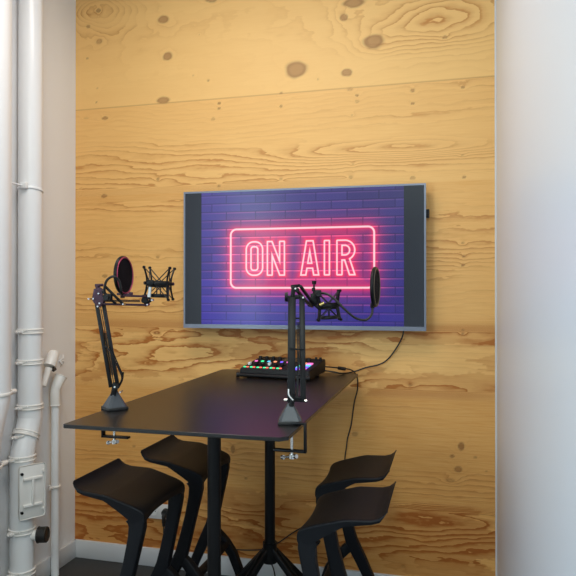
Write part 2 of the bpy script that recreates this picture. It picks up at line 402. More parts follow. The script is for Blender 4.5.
# ------------------------------------------------------------------ stools (front towards +x)
def make_stool(label):
    t = thing('bar_stool', label, 'stool', (0, 0, 0), 'faceted black bar stools round the table')
    # seat: rows (x, top z, half width, depth of the side flange, thickness in the middle)
    rows = [(-.214, .819, .158, .006, .006), (-.211, .818, .163, .010, .010), (-.204, .808, .168, .013, .012), (-.190, .797, .171, .014, .014), (-.165, .790, .173, .015, .015), (-.085, .786, .177, .022, .016),
            (-.070, .783, .178, .026, .016), (-.02, .769, .177, .042, .018), (.030, .754, .176, .060, .020), (.050, .746, .175, .056, .016), (.062, .739, .174, .045, .014), (.069, .731, .172, .032, .012), (.071, .722, .170, .018, .010)]
    ys = [-1, -.985, -.955, -.90, -.80, -.5, -.25, 0, .25, .5, .80, .90, .955, .985, 1]
    bm = B(); tops_, bots_ = [], []
    for (x, z, hw_, fl, th) in rows:
        tr, br = [], []
        for yy in ys:
            e = abs(yy); soft = {1: .006, .985: .0018, .955: 0}.get(e, 0)
            dip = -0.009*(1-yy*yy)*max(0, min(1, (x+.21)/.06))*max(0, min(1, (.08-x)/.08))
            k = max(0, min(1, (e-.72)/.20)); th_ = th + (fl-th)*k
            xx = x - .010*max(0, 1-(yy/.80)**2)*max(0, min(1, (x+.02)/.08))
            tr.append(bm.verts.new((xx, yy*hw_, z-soft+dip))); br.append(bm.verts.new((xx + .004*(x < -.2), yy*(hw_-.003), z+dip-max(th_, soft+.003))))
        tops_.append(tr); bots_.append(br)
    n_ = len(ys)
    for i in range(len(rows)-1):
        for k in range(n_-1):
            bm.faces.new((tops_[i][k], tops_[i][k+1], tops_[i+1][k+1], tops_[i+1][k]))
            bm.faces.new((bots_[i][k+1], bots_[i][k], bots_[i+1][k], bots_[i+1][k+1]))
        for k in (0, n_-1): bm.faces.new((tops_[i][k], bots_[i][k], bots_[i+1][k], tops_[i+1][k]))
    for i in (0, len(rows)-1):
        for k in range(n_-1): bm.faces.new((tops_[i][k], tops_[i][k+1], bots_[i][k+1], bots_[i][k]))
    seat = obj('seat', bm, M['stool'], t, angle=28)
    A = (0, 1, 0)
    for s in (-1, 1):
        bm = B()
        sweep(bm, [((.028, .156*s, .716), .0165, .034, A), ((.0370, .1555*s, .701), .017, .032, A), ((.0395, .156*s, .68), .0175, .029, A), ((.034, .158*s, .64), .018, .0255, A), ((.017, .161*s, .56), .018, .0235, A),
                   ((-.002, .165*s, .48), .019, .024, A), ((-.020, .168*s, .41), .020, .026, A), ((-.060, .173*s, .33), .019, .024, A), ((-.110, .180*s, .22), .018, .021, A),
                   ((-.160, .188*s, .09), .017, .018, A), ((-.185, .193*s, 0), .016, .017, A)], power=7)
        obj('leg', bm, M['stool'], t, angle=50)
        bm = B()
        sweep(bm, [((-.030, .168*s, .40), .017, .018, A), ((.005, .170*s, .372), .018, .021, A), ((.045, .173*s, .330), .019, .021, A), ((.080, .176*s, .280), .019, .020, A),
                   ((.110, .181*s, .20), .018, .019, A), ((.140, .188*s, .08), .017, .017, A), ((.155, .193*s, 0), .016, .016, A)], power=7)
        obj('leg', bm, M['stool'], t, angle=50)
    bm = B(); sweep(bm, [((.050, y, .322+.006*abs(y)/.18), .018, .014, (1, 0, 0)) for y in (-.172, -.09, 0, .09, .172)])
    obj('footrest', bm, M['stool'], t, angle=80)
    return t
st = make_stool('black faceted bar stool')
place = [(-1.085, 2.12, 0.0, 'black faceted bar stool nearest the white pipes, its whole seat clear of the table'),
         (-1.055, 2.565, 0.0, 'black faceted bar stool partly behind a table column, behind the stool beside the pipes'),
         (-0.400, 2.095, PI, 'nearest black bar stool on the white smooth wall side, overlapping the stool behind it'),
         (-0.435, 2.535, PI, 'black bar stool on the smooth white wall side, overlapped by the nearer stool there')]
for i, (x, y, rz, lab) in enumerate(place):
    o = st if i == 0 else copy_tree(st)
    o.location = (x, y, 0); o.rotation_euler = (0, 0, rz); o['label'] = lab

# ------------------------------------------------------------------ television
tvL, tvR = Vector((-1.340, 3.008, 0)), Vector((-0.1105, 3.045, 0))
TVW = (tvR-tvL).length; TZ0, TZ1 = 1.303, 2.008
tdir = (tvR-tvL).normalized(); tn = Vector((tdir.y, -tdir.x, 0))     # tn points to the room
tvR3 = Matrix((tdir, -tn, Vector((0, 0, 1)))).transposed()
def tv(s, z, out=0.0): p = tvL + tdir*s + tn*out; return Vector((p.x, p.y, z))
tvt = thing('television', 'large flat television showing a glowing pink sign on a brick background', 'television', tv(TVW/2, TZ0))
bm = B(); box(bm, tv(TVW/2, (TZ0+TZ1)/2, -0.022), (TVW-0.004, 0.036, TZ1-TZ0-0.004), rot=tvR3, bev=.004); obj('back_housing', bm, M['black'], tvt)
bm = B()
bz = 0.009; bb = 0.020
box(bm, tv(bz/2, (TZ0+TZ1)/2, -0.010), (bz, 0.026, TZ1-TZ0), rot=tvR3)
box(bm, tv(TVW-bz/2, (TZ0+TZ1)/2, -0.010), (bz, 0.026, TZ1-TZ0), rot=tvR3)
box(bm, tv(TVW/2, TZ1-bz/2, -0.010), (TVW-2*bz, 0.026, bz), rot=tvR3)
box(bm, tv(TVW/2, TZ0+bb/2, -0.010), (TVW-2*bz, 0.026, bb), rot=tvR3)
obj('bezel', bm, M['alu'], tvt, smooth=False)
bm = B()
box(bm, tv(TVW/2, 1.66, -0.058), (0.40, 0.040, 0.30), rot=tvR3, bev=.003); obj('wall_bracket', bm, M['steel'], tvt)
bm = B(); box(bm, tv(TVW+0.008, 1.865, -0.022), (0.016, 0.016, 0.042), rot=tvR3, bev=.003); obj('control_stub', bm, M['black'], tvt)
# the picture on the screen, computed point by point
def tvuv(px, py):
    """pixel -> (s along the screen, height)"""
    k = 0.000364; xp = px-288.0; t = xp/(1+k*xp); s = (t+108.1)/239.5*TVW
    zz = 3.125/(1+k*xp); return s, EYE+(HOR-py)/FPX*zz
NU, NV = 620, 350
SU = np.linspace(bz, TVW-bz, NU); SV = np.linspace(TZ0+bb, TZ1-bz, NV)
U, V = np.meshgrid(SU, SV)
pl = tvuv(201.8, 250)[0]; pr = tvuv(404.0, 250)[0]
n_l, n_t = tvuv(231, 260)[0], tvuv(300, 228)[1]; n_r, n_b = tvuv(374.2, 260)[0], tvuv(300, 287.8)[1]
def seg(a, b):
    ax, ay = a; bx, by = b; dx, dy = bx-ax, by-ay
    t = np.clip(((U-ax)*dx+(V-ay)*dy)/(dx*dx+dy*dy), 0, 1)
    return np.hypot(U-ax-t*dx, V-ay-t*dy)
def rbox(cx, cy, hx, hy, r):
    qx = np.abs(U-cx)-hx+r; qy = np.abs(V-cy)-hy+r
    return np.hypot(np.maximum(qx, 0), np.maximum(qy, 0)) + np.minimum(np.maximum(qx, qy), 0) - r
dframe = np.abs(rbox((n_l+n_r)/2, (n_t+n_b)/2, (n_r-n_l)/2, (n_t-n_b)/2, 0.030))
zt, zb_ = tvuv(300, 241)[1], tvuv(300, 275)[1]; hw = 0.0125
def gx_(px): return tvuv(px, 258)[0]
lets = []
def glyph(strokes): return np.abs(np.minimum.reduce(strokes) - hw)
o0, o1 = gx_(246.5), gx_(262.8); cxo = (o0+o1)/2
def vbar(x): return rbox(x, (zt+zb_)/2, hw, (zt-zb_)/2, .002) + hw
def diag(p, q, lo=None, hi=None):
    (ax_, ay_), (bx_, by_) = p, q; L_ = math.hypot(bx_-ax_, by_-ay_)
    dd = np.abs((U-ax_)*(by_-ay_) - (V-ay_)*(bx_-ax_))/L_
    lo = zb_ if lo is None else lo; hi = zt if hi is None else hi
    return np.maximum(dd, np.maximum(lo-V, V-hi)+hw)
lets.append(np.abs(np.abs(rbox(cxo, (zt+zb_)/2, (o1-o0)/2-hw, (zt-zb_)/2-hw, 0.026)) - hw))
a, b_ = gx_(267.6)+hw, gx_(284.6)-hw
lets.append(glyph([vbar(a), vbar(b_), np.maximum(diag((a-.002, zt), (b_+.002, zb_)), np.maximum(a-hw-U, U-b_-hw)+hw)]))
a, b_ = gx_(301)+hw, gx_(318.8)-hw; mid_ = (a+b_)/2; zc_ = zb_+(zt-zb_)*.27
lets.append(glyph([diag((a, zb_), (mid_-.004, zt)), diag((b_, zb_), (mid_+.004, zt)), seg((a+(mid_-a)*.25, zc_), (b_-(b_-mid_)*.25, zc_))]))
a = (gx_(323.4)+gx_(330.6))/2; lets.append(glyph([vbar(a)]))
a, b_ = gx_(337.0)+hw, gx_(354.8)-hw; zm = zb_+(zt-zb_)*.50; rr_ = (zt-hw-zm)/2
bowl = np.where(U > b_-rr_, np.abs(np.hypot(U-(b_-rr_), V-(zm+rr_))-rr_), 9)
lets.append(glyph([vbar(a), seg((a, zt-hw), (b_-rr_, zt-hw)), seg((a, zm), (b_-rr_, zm)), bowl, diag((b_-.028, zm), (b_, zb_), hi=zm)]))
dl = np.minimum.reduce(lets)
# bricks
bh = 0.0425; bw = 0.155
row = np.floor((V-TZ0)/bh); cu = (U + np.where(row % 2 == 0, 0, bw/2))/bw; fu = (cu-np.floor(cu))*bw; fv = (V-TZ0)-row*bh
ed = np.minimum(np.minimum(fu, bw-fu), np.minimum(fv, bh-fv)); mort = 1-smooth(0.0012, 0.0036, ed)
rnd = vnoise(np.floor(cu)*7.31+row*3.7, row*5.13, 5); lip = np.exp(-((bh-fv-0.005)/0.0035)**2)*(1-mort)
va = np.clip((V-TZ0)/(TZ1-TZ0), 0, 1)[..., None]
def sc(*c): return np.array(sr(*c)[:3])
bgc = (sc(50, 38, 140)*(1-va) + sc(66, 58, 122)*va) * (0.82+0.36*rnd[..., None])
xx = np.clip((U-pl)/(pr-pl), 0, 1)[..., None]; bgc = bgc*(1.12-0.42*xx)
bgc = bgc*(1-0.38*mort[..., None])
dn = np.minimum(dframe, dl)
inside = np.clip(-rbox((n_l+n_r)/2, (n_t+n_b)/2, (n_r-n_l)/2, (n_t-n_b)/2, .03)/.05, 0, 1)
g1 = np.exp(-dframe/0.011) + 0.22*np.exp(-(dframe/0.05)**1.5)
g2 = np.exp(-dl/0.010) + 0.50*np.exp(-(dl/0.045)**1.5)
g = np.clip(1.0*g1 + 0.95*g2, 0, 1.6)[..., None]
red = sc(238, 40, 92); al = np.clip(g*(0.62+0.38*(1-mort[..., None]))*0.95, 0, 1)
colr = bgc*(1-al) + red*al
colr = colr + sc(255, 90, 110)*(lip*0.9*np.clip(np.exp(-dn/0.045), 0, 1))[..., None] + sc(150, 120, 200)*(lip*0.08)[..., None]
core = (1-smooth(0.0026, 0.0062, dframe)) + 0*dl; corel = (1-smooth(0.0022, 0.0050, dl))
cw = np.clip(np.maximum(core, corel), 0, 1)[..., None]
colr = colr*(1-cw) + sc(255, 205, 215)*cw
colr = np.clip(colr, 0, 1.0)
inpic = ((U > pl) & (U < pr))[..., None]
colr = np.where(inpic, colr, sc(28, 33, 40))
me = bpy.data.meshes.new('screen')
off = 0.0015
P3 = np.stack([tvL.x+tdir.x*U+tn.x*off, tvL.y+tdir.y*U+tn.y*off, V], -1).reshape(-1, 3) - np.array(tvt.location)
idx = np.arange(NU*NV).reshape(NV, NU)
faces = np.stack([idx[:-1, :-1], idx[:-1, 1:], idx[1:, 1:], idx[1:, :-1]], -1).reshape(-1, 4)
me.vertices.add(len(P3)); me.vertices.foreach_set('co', P3.astype(np.float32).ravel())
me.loops.add(faces.size); me.loops.foreach_set('vertex_index', faces.astype(np.int32).ravel())
me.polygons.add(len(faces)); me.polygons.foreach_set('loop_start', (np.arange(len(faces))*4).astype(np.int32))
me.update(calc_edges=True)
ca = me.color_attributes.new('picture', 'FLOAT_COLOR', 'POINT')
ca.data.foreach_set('color', np.concatenate([colr.reshape(-1, 3), np.ones((NU*NV, 1))], 1).astype(np.float32).ravel())
m_ = bpy.data.materials.new('lit_screen'); m_.use_nodes = True; nt = m_.node_tree; b = nt.nodes['Principled BSDF']
at_ = nt.nodes.new('ShaderNodeAttribute'); at_.attribute_name = 'picture'
b.inputs['Base Color'].default_value = (0.006, 0.007, 0.010, 1); b.inputs['Roughness'].default_value = 0.22; b.inputs['Specular IOR Level'].default_value = 0.35
nt.links.new(at_.outputs['Color'], b.inputs['Emission Color']); b.inputs['Emission Strength'].default_value = 1.0
me.materials.append(m_)
so = bpy.data.objects.new('screen', me); C.objects.link(so); so.parent = tvt

# ------------------------------------------------------------------ pipes on the left wall
def clamp_bm(bm, c, R, z, tilt=(0, 0, 1), h=0.010, ear=True):
    c = Vector(c); ring(bm, (c.x, c.y, z), tilt, R+0.002, 0.0035, n=32, ex=h/0.0035*.5)
def collar(parent, c, R, z, ear_dir=Vector((-0.1, -1, 0)), axis=(0, 0, 1)):
    """double ringed pipe coupling with its bolt ear"""
    bm = B(); c = Vector(c); A = Vector(axis).normalized()
    cc = Vector((c.x, c.y, z))
    for q in (-1, 1):
        ring(bm, cc + A*0.009*q, A, R+0.0025, 0.0045, n=36)
    ring(bm, cc, A, R+0.0005, 0.004, n=36, ex=2.6)
    e = ear_dir.normalized()
    box(bm, cc + e*(R+0.012) , (0.030, 0.030, 0.012), rz=math.atan2(e.y, e.x), bev=.003)
    cyl(bm, cc + e*(R+0.012) - e.cross(A)*0.0 + A*0.0 + e*0.005, cc + e*(R+0.034), 0.005, n=10)
    # slanting toe of the clip on the near face
    f_ = (Vector((0.9, -0.45, 0))).normalized()
    bar(bm, cc + e*(R+0.006)+A*-.004, cc + (e+f_).normalized()*(R+0.006)+A*.010, 0.008, 0.010, bev=.002)
    o = obj('coupling', bm, M['pipe_old'], parent); return o
pA = P(30.2, 291, 3.05); ax, ay = -1.985, pA.y + (-1.985-pA.x)*(-1.431)*0
ax = -1.985
def on_x(px, Xw):
    """world Y where the sight line of pixel column px meets the vertical plane x = Xw"""
    u = (px-288.0)/FPX
    # right = X cy + Y sy ; fwd = -X sy + Y cy ; right = u fwd
    return Xw*(CY+u*SY)/(u*CY-SY)
yA = on_x(30.2, ax); yB = on_x(22.6, ax); R1 = 0.056
def zrow(py, x, y): return EYE-(py-HOR)/FPX*(-x*SY+y*CY)
t = thing('drain_pipe', 'thick white drain pipe with an offset bend and clamped couplings', 'pipe', (ax, yB, 0))
zb1 = zrow(424, ax, yA); zb2 = zrow(450, ax, yB)
bm = B(); tube(bm, spline([(ax, yA, ZC), (ax, yA, 2.4), (ax, yA, 1.5), (ax, yA, zb1+.09), (ax, yA, zb1+.03), (ax, (yA+yB)/2, (zb1+zb2)/2), (ax, yB, zb2-.03), (ax, yB, zb2-.10), (ax, yB, .3), (ax, yB, 0)], 10), R1, n=40)
obj('pipe_run', bm, M['pipe'], t, angle=60)
ear = Vector((-0.15, -1, 0))
for py in (331, 361.5, 406): collar(t, (ax, yA, 0), R1, zrow(py, ax, yA), ear)
collar(t, (ax, (yA+yB)/2, 0), R1+.001, (zb1+zb2)/2+0.012, ear, axis=(0, .55, 1))
for py in (457, 529, 570): collar(t, (ax, yB, 0), R1, zrow(py, ax, yB), ear)
# wall band tying the pipe to the wall above
bm = B(); zz = zrow(190, ax, yA); ring(bm, (ax, yA, zz), (0.0, .12, 1), R1+.002, .004, n=36, ex=1.6)
box(bm, (ax+0.012, yA-R1-0.006, zz+.012), (0.035, 0.022, 0.030), bev=.004)
cyl(bm, (ax+.005, yA-R1-0.01, zz+.012), (ax-.01, yA-R1-0.085, zz+.014), .005, n=12)
obj('pipe_band', bm, M['pipe'], t)
# inspection hatch on the lower pipe, facing the room
hd = Vector((0.80, -0.50, 0)).normalized(); hs = Vector((-hd.y, hd.x, 0)); Rh = Matrix((hs, -hd, Vector((0, 0, 1)))).transposed()
zc = zrow(488, ax, yB); hc = Vector((ax, yB, zc)) + hd*(R1+0.012) + hs*0.018
bm = B(); box(bm, hc - hd*.016, (0.108, 0.034, 0.232), rot=Rh, bev=.010); neck = obj('hatch_frame', bm, M['pipe_old'], t)
bm = B(); box(bm, hc + hd*.006, (0.122, 0.012, 0.252), rot=Rh, bev=.012)
for dz in (-.062, .062): 
    box(bm, hc + hd*.016 + Vector((0, 0, dz)), (0.090, 0.012, 0.013), rot=Rh, bev=.003)
box(bm, hc + hd*.016, (0.012, 0.012, 0.125), rot=Rh, bev=.003)
lid = obj('hatch_lid', bm, M['pipe_old'], neck)
for sx in (-.050, .050):
    for dz in (-.090, .090):
        bm = B(); q = hc + hd*.010 + hs*sx + Vector((0, 0, dz)); cyl(bm, q, q+hd*.010, .007, n=6); obj('bolt', bm, M['steel'] if sx < 0 else M['pipe_old'], lid)
# side stub with black rubber cap
sd = Vector((0.88, 0.22, 0.04)).normalized(); s0 = Vector((ax, yB, zrow(535, ax, yB)))
bm = B(); cyl(bm, s0+sd*.03, s0+sd*.088, .026, n=28); obj('side_stub', bm, M['pipe_old'], t)
bm = B(); cyl(bm, s0+sd*.078, s0+sd*.118, .037, n=28); ring(bm, s0+sd*.116, sd, .031, .006); ring(bm, s0+sd*.080, sd, .036, .003)
o = obj('stub_cap', bm, M['rubber'], t); o['label'] = 'black rubber cap on the side stub'

# waste pipe, thin
bx = -2.012; by = on_x(55.5, bx); r2 = 0.0205
zt_ = zrow(388, bx, by)
t = thing('waste_pipe', 'thin white waste pipe with an angled socket near the timber wall', 'pipe', (bx, by, 0))
bm = B(); cyl(bm, (bx, by, 0), (bx, by, zt_), r2, n=28)
obj('pipe_run', bm, M['pipe'], t)
elb = [Vector((bx, by, zt_-.09)), Vector((bx, by, zt_-.02)), Vector((bx+.004, by+.010, zt_+.016)), Vector((bx+.010, by+.034, zt_+.056))]
bm = B(); tube(bm, spline(elb, 8), [.0250]*12+[.026+.0004*i for i in range(13)], n=28, cap=False); ring(bm, elb[-1], (0.1, .5, .85), .0305, .003); ring(bm, elb[0], (0, 0, 1), .0255, .003)
o = obj('socket', bm, M['pipe_old'], t, angle=60); o.modifiers.new('wall', 'SOLIDIFY').thickness = .003
bm = B(); cyl(bm, elb[-1]-Vector((.001, .004, .006)), elb[-1]-Vector((.0005, .003, .004)), .023, n=24); obj('socket_mouth', bm, M['hole'], t)
bm = B(); ring(bm, (bx, by, zrow(486, bx, by)), (0, 0, 1), r2+.003, .005, n=28, ex=1.2)
box(bm, (bx, by-r2-.012, zrow(486, bx, by)), (.012, .03, .012), bev=.002); box(bm, (bx, by+r2+.008, zrow(486, bx, by)), (.012, .016, .012), bev=.002)
cyl(bm, (bx-.02, by, zrow(486, bx, by)), (XL, by, zrow(486, bx, by)), .004, n=8)
obj('pipe_clip', bm, M['pipe_old'], t)
# broken branch between the two pipes
by2 = on_x(47, -2.0)
t = thing('branch_pipe', 'short open ended white branch pipe tilted between the thick and the thin pipe', 'pipe', (-2.0, by2, zrow(385, -2.0, by2)))
q0 = Vector((-2.0, on_x(43.5, -2.0), zrow(386, -2.0, on_x(43.5, -2.0)))); q1 = Vector((-2.0, on_x(49, -2.0), zrow(368, -2.0, on_x(49, -2.0)))); q2 = Vector((-2.005, on_x(54.5, -2.005), zrow(352, -2.005, on_x(54.5, -2.005))))
bm = B(); tube(bm, [q0, q0.lerp(q1, .5), q1], [.015, .016, .018], n=20); obj('stub', bm, M['pipe_old'], t, angle=60)
bm = B(); d = (q2-q1).normalized(); tube(bm, [q1+d*.01, q2-d*.015, q2], [.030, .030, .024], n=24); ring(bm, q1+d*.012, d, .024, .003)
obj('socket', bm, M['pipe_old'], t, angle=60)
bm = B(); d2 = Vector((.55, .35, -.75)).normalized(); cyl(bm, q1+d*.006+Vector((.010, 0.012, -.004)), q1+d*.006+Vector((.010, 0.012, -.004))+d2*.022, .015, .010, n=18)
o = obj('socket_mouth', bm, M['hole'], t); o['label'] = 'dark open pipe mouth'
# wall hook beside
hy = on_x(61, -2.04); hz = zrow(361, -2.04, hy)
bm = B(); 
for dy_, dz_ in ((.03, .03), (.035, -.004), (.01, -.03)): tube(bm, [(XL+.003, hy, hz), (XL+.014, hy+dy_*.5, hz+dz_*.5), (XL+.003, hy+dy_, hz+dz_)], [.005, .004, .003], n=8)
tag(obj('wall_hook', bm, M['white']), 'small white splayed hook on the wall beside the open pipe', 'hook')

# leftmost pipe, mostly outside the picture
cx_ = -1.955; Rb = 0.085
# find Y so that its outer silhouette falls at column 11
u = (11.5-288)/FPX; best = None
for yy in np.linspace(2.2, 2.7, 400):
    r_ = cx_*CY+yy*SY; f_ = -cx_*SY+yy*CY; sil = (r_*f_ + Rb*math.sqrt(max(1e-6, r_*r_+f_*f_-Rb*Rb)))/(f_*f_-Rb*Rb)
    if best is None or abs(sil-u) < best[0]: best = (abs(sil-u), yy)
cy_ = best[1]
t = thing('riser_pipe', 'wide white riser pipe cut by the edge of the picture', 'pipe', (cx_, cy_, 0))
z1 = zrow(395, cx_, cy_)
bm = B(); tube(bm, spline([(cx_, cy_, ZC), (cx_, cy_, 2), (cx_, cy_, z1+.12), (cx_, cy_, z1), (cx_, cy_-.05, z1-.15), (cx_, cy_-.075, z1-.32), (cx_, cy_-.08, .5), (cx_, cy_-.08, 0)], 10), Rb, n=44)
obj('pipe_run', bm, M['pipe'], t, angle=60)
for py, dy_ in ((394, 0.0), (464, -.058)):
    z_ = zrow(py, cx_, cy_); yq = cy_+dy_
    bm = B(); ring(bm, (cx_, yq, z_), (0, 0, 1), Rb+.001, .005, n=40, ex=1.6)
    p0 = Vector((cx_+.05, yq+.065, z_)); cyl(bm, p0, p0+Vector((.0, .035, 0)), .014, .011, n=14)
    obj('coupling', bm, M['pipe_old'], t)

# ------------------------------------------------------------------ wall socket and plug
sc0 = PY(160.6, 511.2, WALL_Y-.006)
t = thing('power_socket', 'white double power socket low on the timber wall', 'socket', sc0)
bm = B(); box(bm, sc0+Vector((0, .001, 0)), (0.152, 0.010, 0.081), bev=.003); obj('cover_plate', bm, M['white'], t)
for sx in (-.036, .036):
    bm = B(); c = sc0+Vector((sx, -.006, 0))
    ring(bm, c+Vector((0, 0, 0)), (0, 1, 0), .0215, .0025, n=32)
    cyl(bm, c+Vector((0, .004, 0)), c+Vector((0, -.0005, 0)), .0205, n=28)
    r_ = obj('outlet', bm, M['white'], t)
    bm = B()
    for q in (-.0095, .0095): cyl(bm, c+Vector((q, -.0015, 0)), c+Vector((q, .001, 0)), .0028, n=10)
    obj('pin_hole', bm, M['black'], r_)
bm = B(); c = sc0+Vector((.036, -.008, .004))
cyl(bm, c, c+Vector((0, -.022, 0)), .0205, .017, n=24)
tube(bm, spline([c+Vector((0, -.016, -.004)), c+Vector((0, -.024, -.025)), c+Vector((-.002, -.022, -.055)), c+Vector((-.003, -.020, -.070))], 6), [.013]*6+[.0105]*6+[.008]*6+[.006], n=12)
tube(bm, spline([c+Vector((-.003, -.020, -.068)), c+Vector((.000, -.020, -.14)), c+Vector((.03, -.022, -.30)), c+Vector((.10, -.03, -.42)), c+Vector((.20, -.06, -.512))], 8), .0032, n=8)
tag(obj('power_plug', bm, M['rubber'], angle=50), 'black plug with its cord pushed into the double wall socket', 'plug')

# ------------------------------------------------------------------ boom arms
def pyramid_base(parent, c, rz, s=1.0):
    bm = B(); c = Vector(c)
    def oct_(h, z, k=.13):
        o_ = []
        for (a, b_) in ((1, 1-k*2), (1-k*2, 1), (-(1-k*2), 1), (-1, 1-k*2), (-1, -(1-k*2)), (-(1-k*2), -1), (1-k*2, -1), (1, -(1-k*2))):
            v = Matrix.Rotation(rz, 3, 'Z') @ Vector((a*h, b_*h, 0)); o_.append(bm.verts.new(c+v+Vector((0, 0, z))))
        return o_
    R_ = [oct_(.0335*s, .011), oct_(.0330*s, .013), oct_(.0095*s, .058), oct_(.0085*s, .062)]
    for a, b_ in zip(R_, R_[1:]):
        for k in range(8): bm.faces.new((a[k], a[(k+1) % 8], b_[(k+1) % 8], b_[k]))
    bm.faces.new(R_[0][::-1]); bm.faces.new(R_[-1])
    o = obj('base', bm, M['base'], parent, smooth=False); o['label'] = 'grey cast pyramid base'
    bm = B(); box(bm, c+Vector((0, 0, .0055)), (.071*s, .071*s, .011), rz=rz, bev=.002); obj('base_pad', bm, M['rubber'], parent)
    bm = B(); cyl(bm, c+Vector((0, 0, .06)), c+Vector((0, 0, .092)), .0075, n=16); obj('swivel_post', bm, M['arm'], parent)
def c_clamp(parent, edge, out, top, drop=.078):
    """clamp hooked over the table edge at 'edge'; out = unit vector away from the table; top = table height"""
    bm = B(); e = Vector(edge); o_ = Vector(out); z1 = top+.006; z0 = top-drop
    side = Vector((-o_.y, o_.x, 0))
    for (a, b_) in ((e-o_*.03+Vector((0, 0, z1-e.z)), e+o_*.014+Vector((0, 0, z1-e.z))),
                    (e+o_*.014+Vector((0, 0, z1+.003-e.z)), e+o_*.014+Vector((0, 0, z0-.004-e.z))),
                    (e+o_*.016+Vector((0, 0, z0-e.z)), e-o_*.085+Vector((0, 0, z0-e.z)))):
        d = (b_-a).normalized(); up = d.cross(side)
        bar(bm, a, b_, .018, .0075, up=up, bev=.0015)
    cl = obj('clamp', bm, M['arm'], parent)
    s0 = e-o_*.028; bm = B(); cyl(bm, (s0.x, s0.y, z0-.016), (s0.x, s0.y, top-.016), .0045, n=12); cyl(bm, (s0.x, s0.y, top-.018), (s0.x, s0.y, top-.0125), .013, n=18)
    obj('clamp_screw', bm, M['chrome'], cl)
    tdir_ = Vector((.85, -.45, .22)).normalized(); h = Vector((s0.x, s0.y, z0-.018)); bm = B()
    cyl(bm, h-tdir_*.038, h+tdir_*.016, .0038, n=10); cyl(bm, h+Vector((0, 0, -.006)), h+Vector((0, 0, .008)), .0085, n=12)
    for q in (-.038, .016): cyl(bm, h+tdir_*(q-.004), h+tdir_*(q+.004), .0068, n=10)
    o = obj('clamp_handle', bm, M['chrome'], cl); o['label'] = 'chrome screw handle'
def helix(bm, p0, p1, R, turns, r):
    p0, p1 = Vector(p0), Vector(p1); X_, Y_ = frame(p1-p0); n = int(turns*8)
    tube(bm, [p0.lerp(p1, i/n) + (X_*math.cos(i*PI/4)+Y_*math.sin(i*PI/4))*R for i in range(n+1)], r, n=5)
def shock_mount(parent, c, axis, m_, R=.052, H=.112):
    """spider mount: rings held by cords between bowed prongs"""
    c = Vector(c); A = Vector(axis).normalized(); X_, Y_ = frame(A)
    bm = B(); D = lambda a: X_*math.cos(a)+Y_*math.sin(a)
    ring(bm, c, A, R, .0032, n=40, ex=1.9)
    tops, bots = [], []
    for k in range(4):
        a = PI/4+k*PI/2+.25; d = D(a); tops.append(c+A*H/2+d*(R+.012)); bots.append(c-A*H/2+d*(R+.010))
        tube(bm, spline([tops[-1], c+A*H*.22+d*(R+.001), c+d*(R-.001), c-A*H*.22+d*(R+.001), bots[-1]], 5), .0034, n=8)
        cyl(bm, tops[-1]-d*.003, tops[-1]+d*.004, .0052, n=8); cyl(bm, bots[-1]-d*.003, bots[-1]+d*.004, .0048, n=8)
    cage = obj('shock_mount', bm, m_, parent)
    bm = B()
    for z_ in (.006, -.010): ring(bm, c+A*z_, A, .036, .0024, n=32, ex=1.6)
    for k in range(4):
        d = D(k*PI/2+.25); bar(bm, c+A*.008+d*.034, c-A*.046+d*.031, .006, .003, up=d.cross(A))
    tube(bm, [c-A*.046, c-A*.050], [.033, .030], n=28); ring(bm, c-A*.044, A, .031, .003, n=30, ex=2)
    obj('cradle', bm, M['black'], cage)
    for k in range(4):
        for q in (-1, 1):
            a = PI/4+k*PI/2+.25+q*PI/4
            for (e0, e1) in ((tops[k], c+A*.008+D(a)*.037), (bots[k], c-A*.010+D(a)*.037)):
                bm = B(); tube(bm, [e0, e1], .0019, n=6); obj('elastic_cord', bm, M['cable'], cage)
    return cage
def link_pair(parent, name, p0, p1, sep, m_, w=.011, t_=.016, up=(0, 0, 1), springs=True):
    """two parallel square tubes from p0 to p1, offset along sep, with cross pins and springs inside"""
    p0, p1, sep = Vector(p0), Vector(p1), Vector(sep)
    for q in (-.5, .5):
        bm = B(); bar(bm, p0+sep*q, p1+sep*q, w, t_, up=up, bev=.0015); o = obj(name, bm, m_, parent)
    if springs:
        bm = B(); a = p0.lerp(p1, .14); b_ = p0.lerp(p1, .62); helix(bm, a, b_, .0042, 40, .0011); tube(bm, [b_, p1], .0013, n=6); tube(bm, [p0, a], .0013, n=6)
        obj('spring', bm, M['cable'], parent)
def bolt_(parent, p, ax_, L_=.030, r=.0042, m_='chrome'):
    bm = B(); p = Vector(p); a = Vector(ax_).normalized(); cyl(bm, p-a*L_/2, p+a*L_/2, r, n=10); return obj('bolt', bm, M[m_], parent)
VX = Vector((CY, SY, 0)); VF = Vector((-SY, CY, 0)); VZ = Vector((0, 0, 1))     # directions along and across the booth diagonal

# --- arm at the pipe side of the table
def TBL(px, fwd_x=None, Y=None): return None
b1 = Vector((-1.112, 1.925, TH))
t1 = thing('microphone_arm', 'black and plum microphone arm clamped to the table edge facing the white pipes', 'microphone arm', b1)
pyramid_base(t1, b1, math.radians(50))
c_clamp(t1, Vector((TX0, 1.925, TH)), (-1, 0, 0), TH, .094)
fA = 2.135
low = P(115.5, 388.5, fA); topj = P(98.5, 300, fA+.02)
bm = B(); bar(bm, P(113.5, 396, fA), P(116, 383, fA), .016, .018, bev=.002); cyl(bm, P(116, 386.5, fA-.018), P(116, 386.5, fA+.018), .010, n=18)
tube(bm, spline([P(118, 388, fA), P(122, 380, fA), P(123, 372, fA)], 5), .0038, n=8)
obj('lower_joint', bm, M['arm'], t1); bolt_(t1, P(116.5, 386, fA), VF, .042, .0032); bolt_(t1, P(121.3, 391.5, fA), VF, .03, .003)
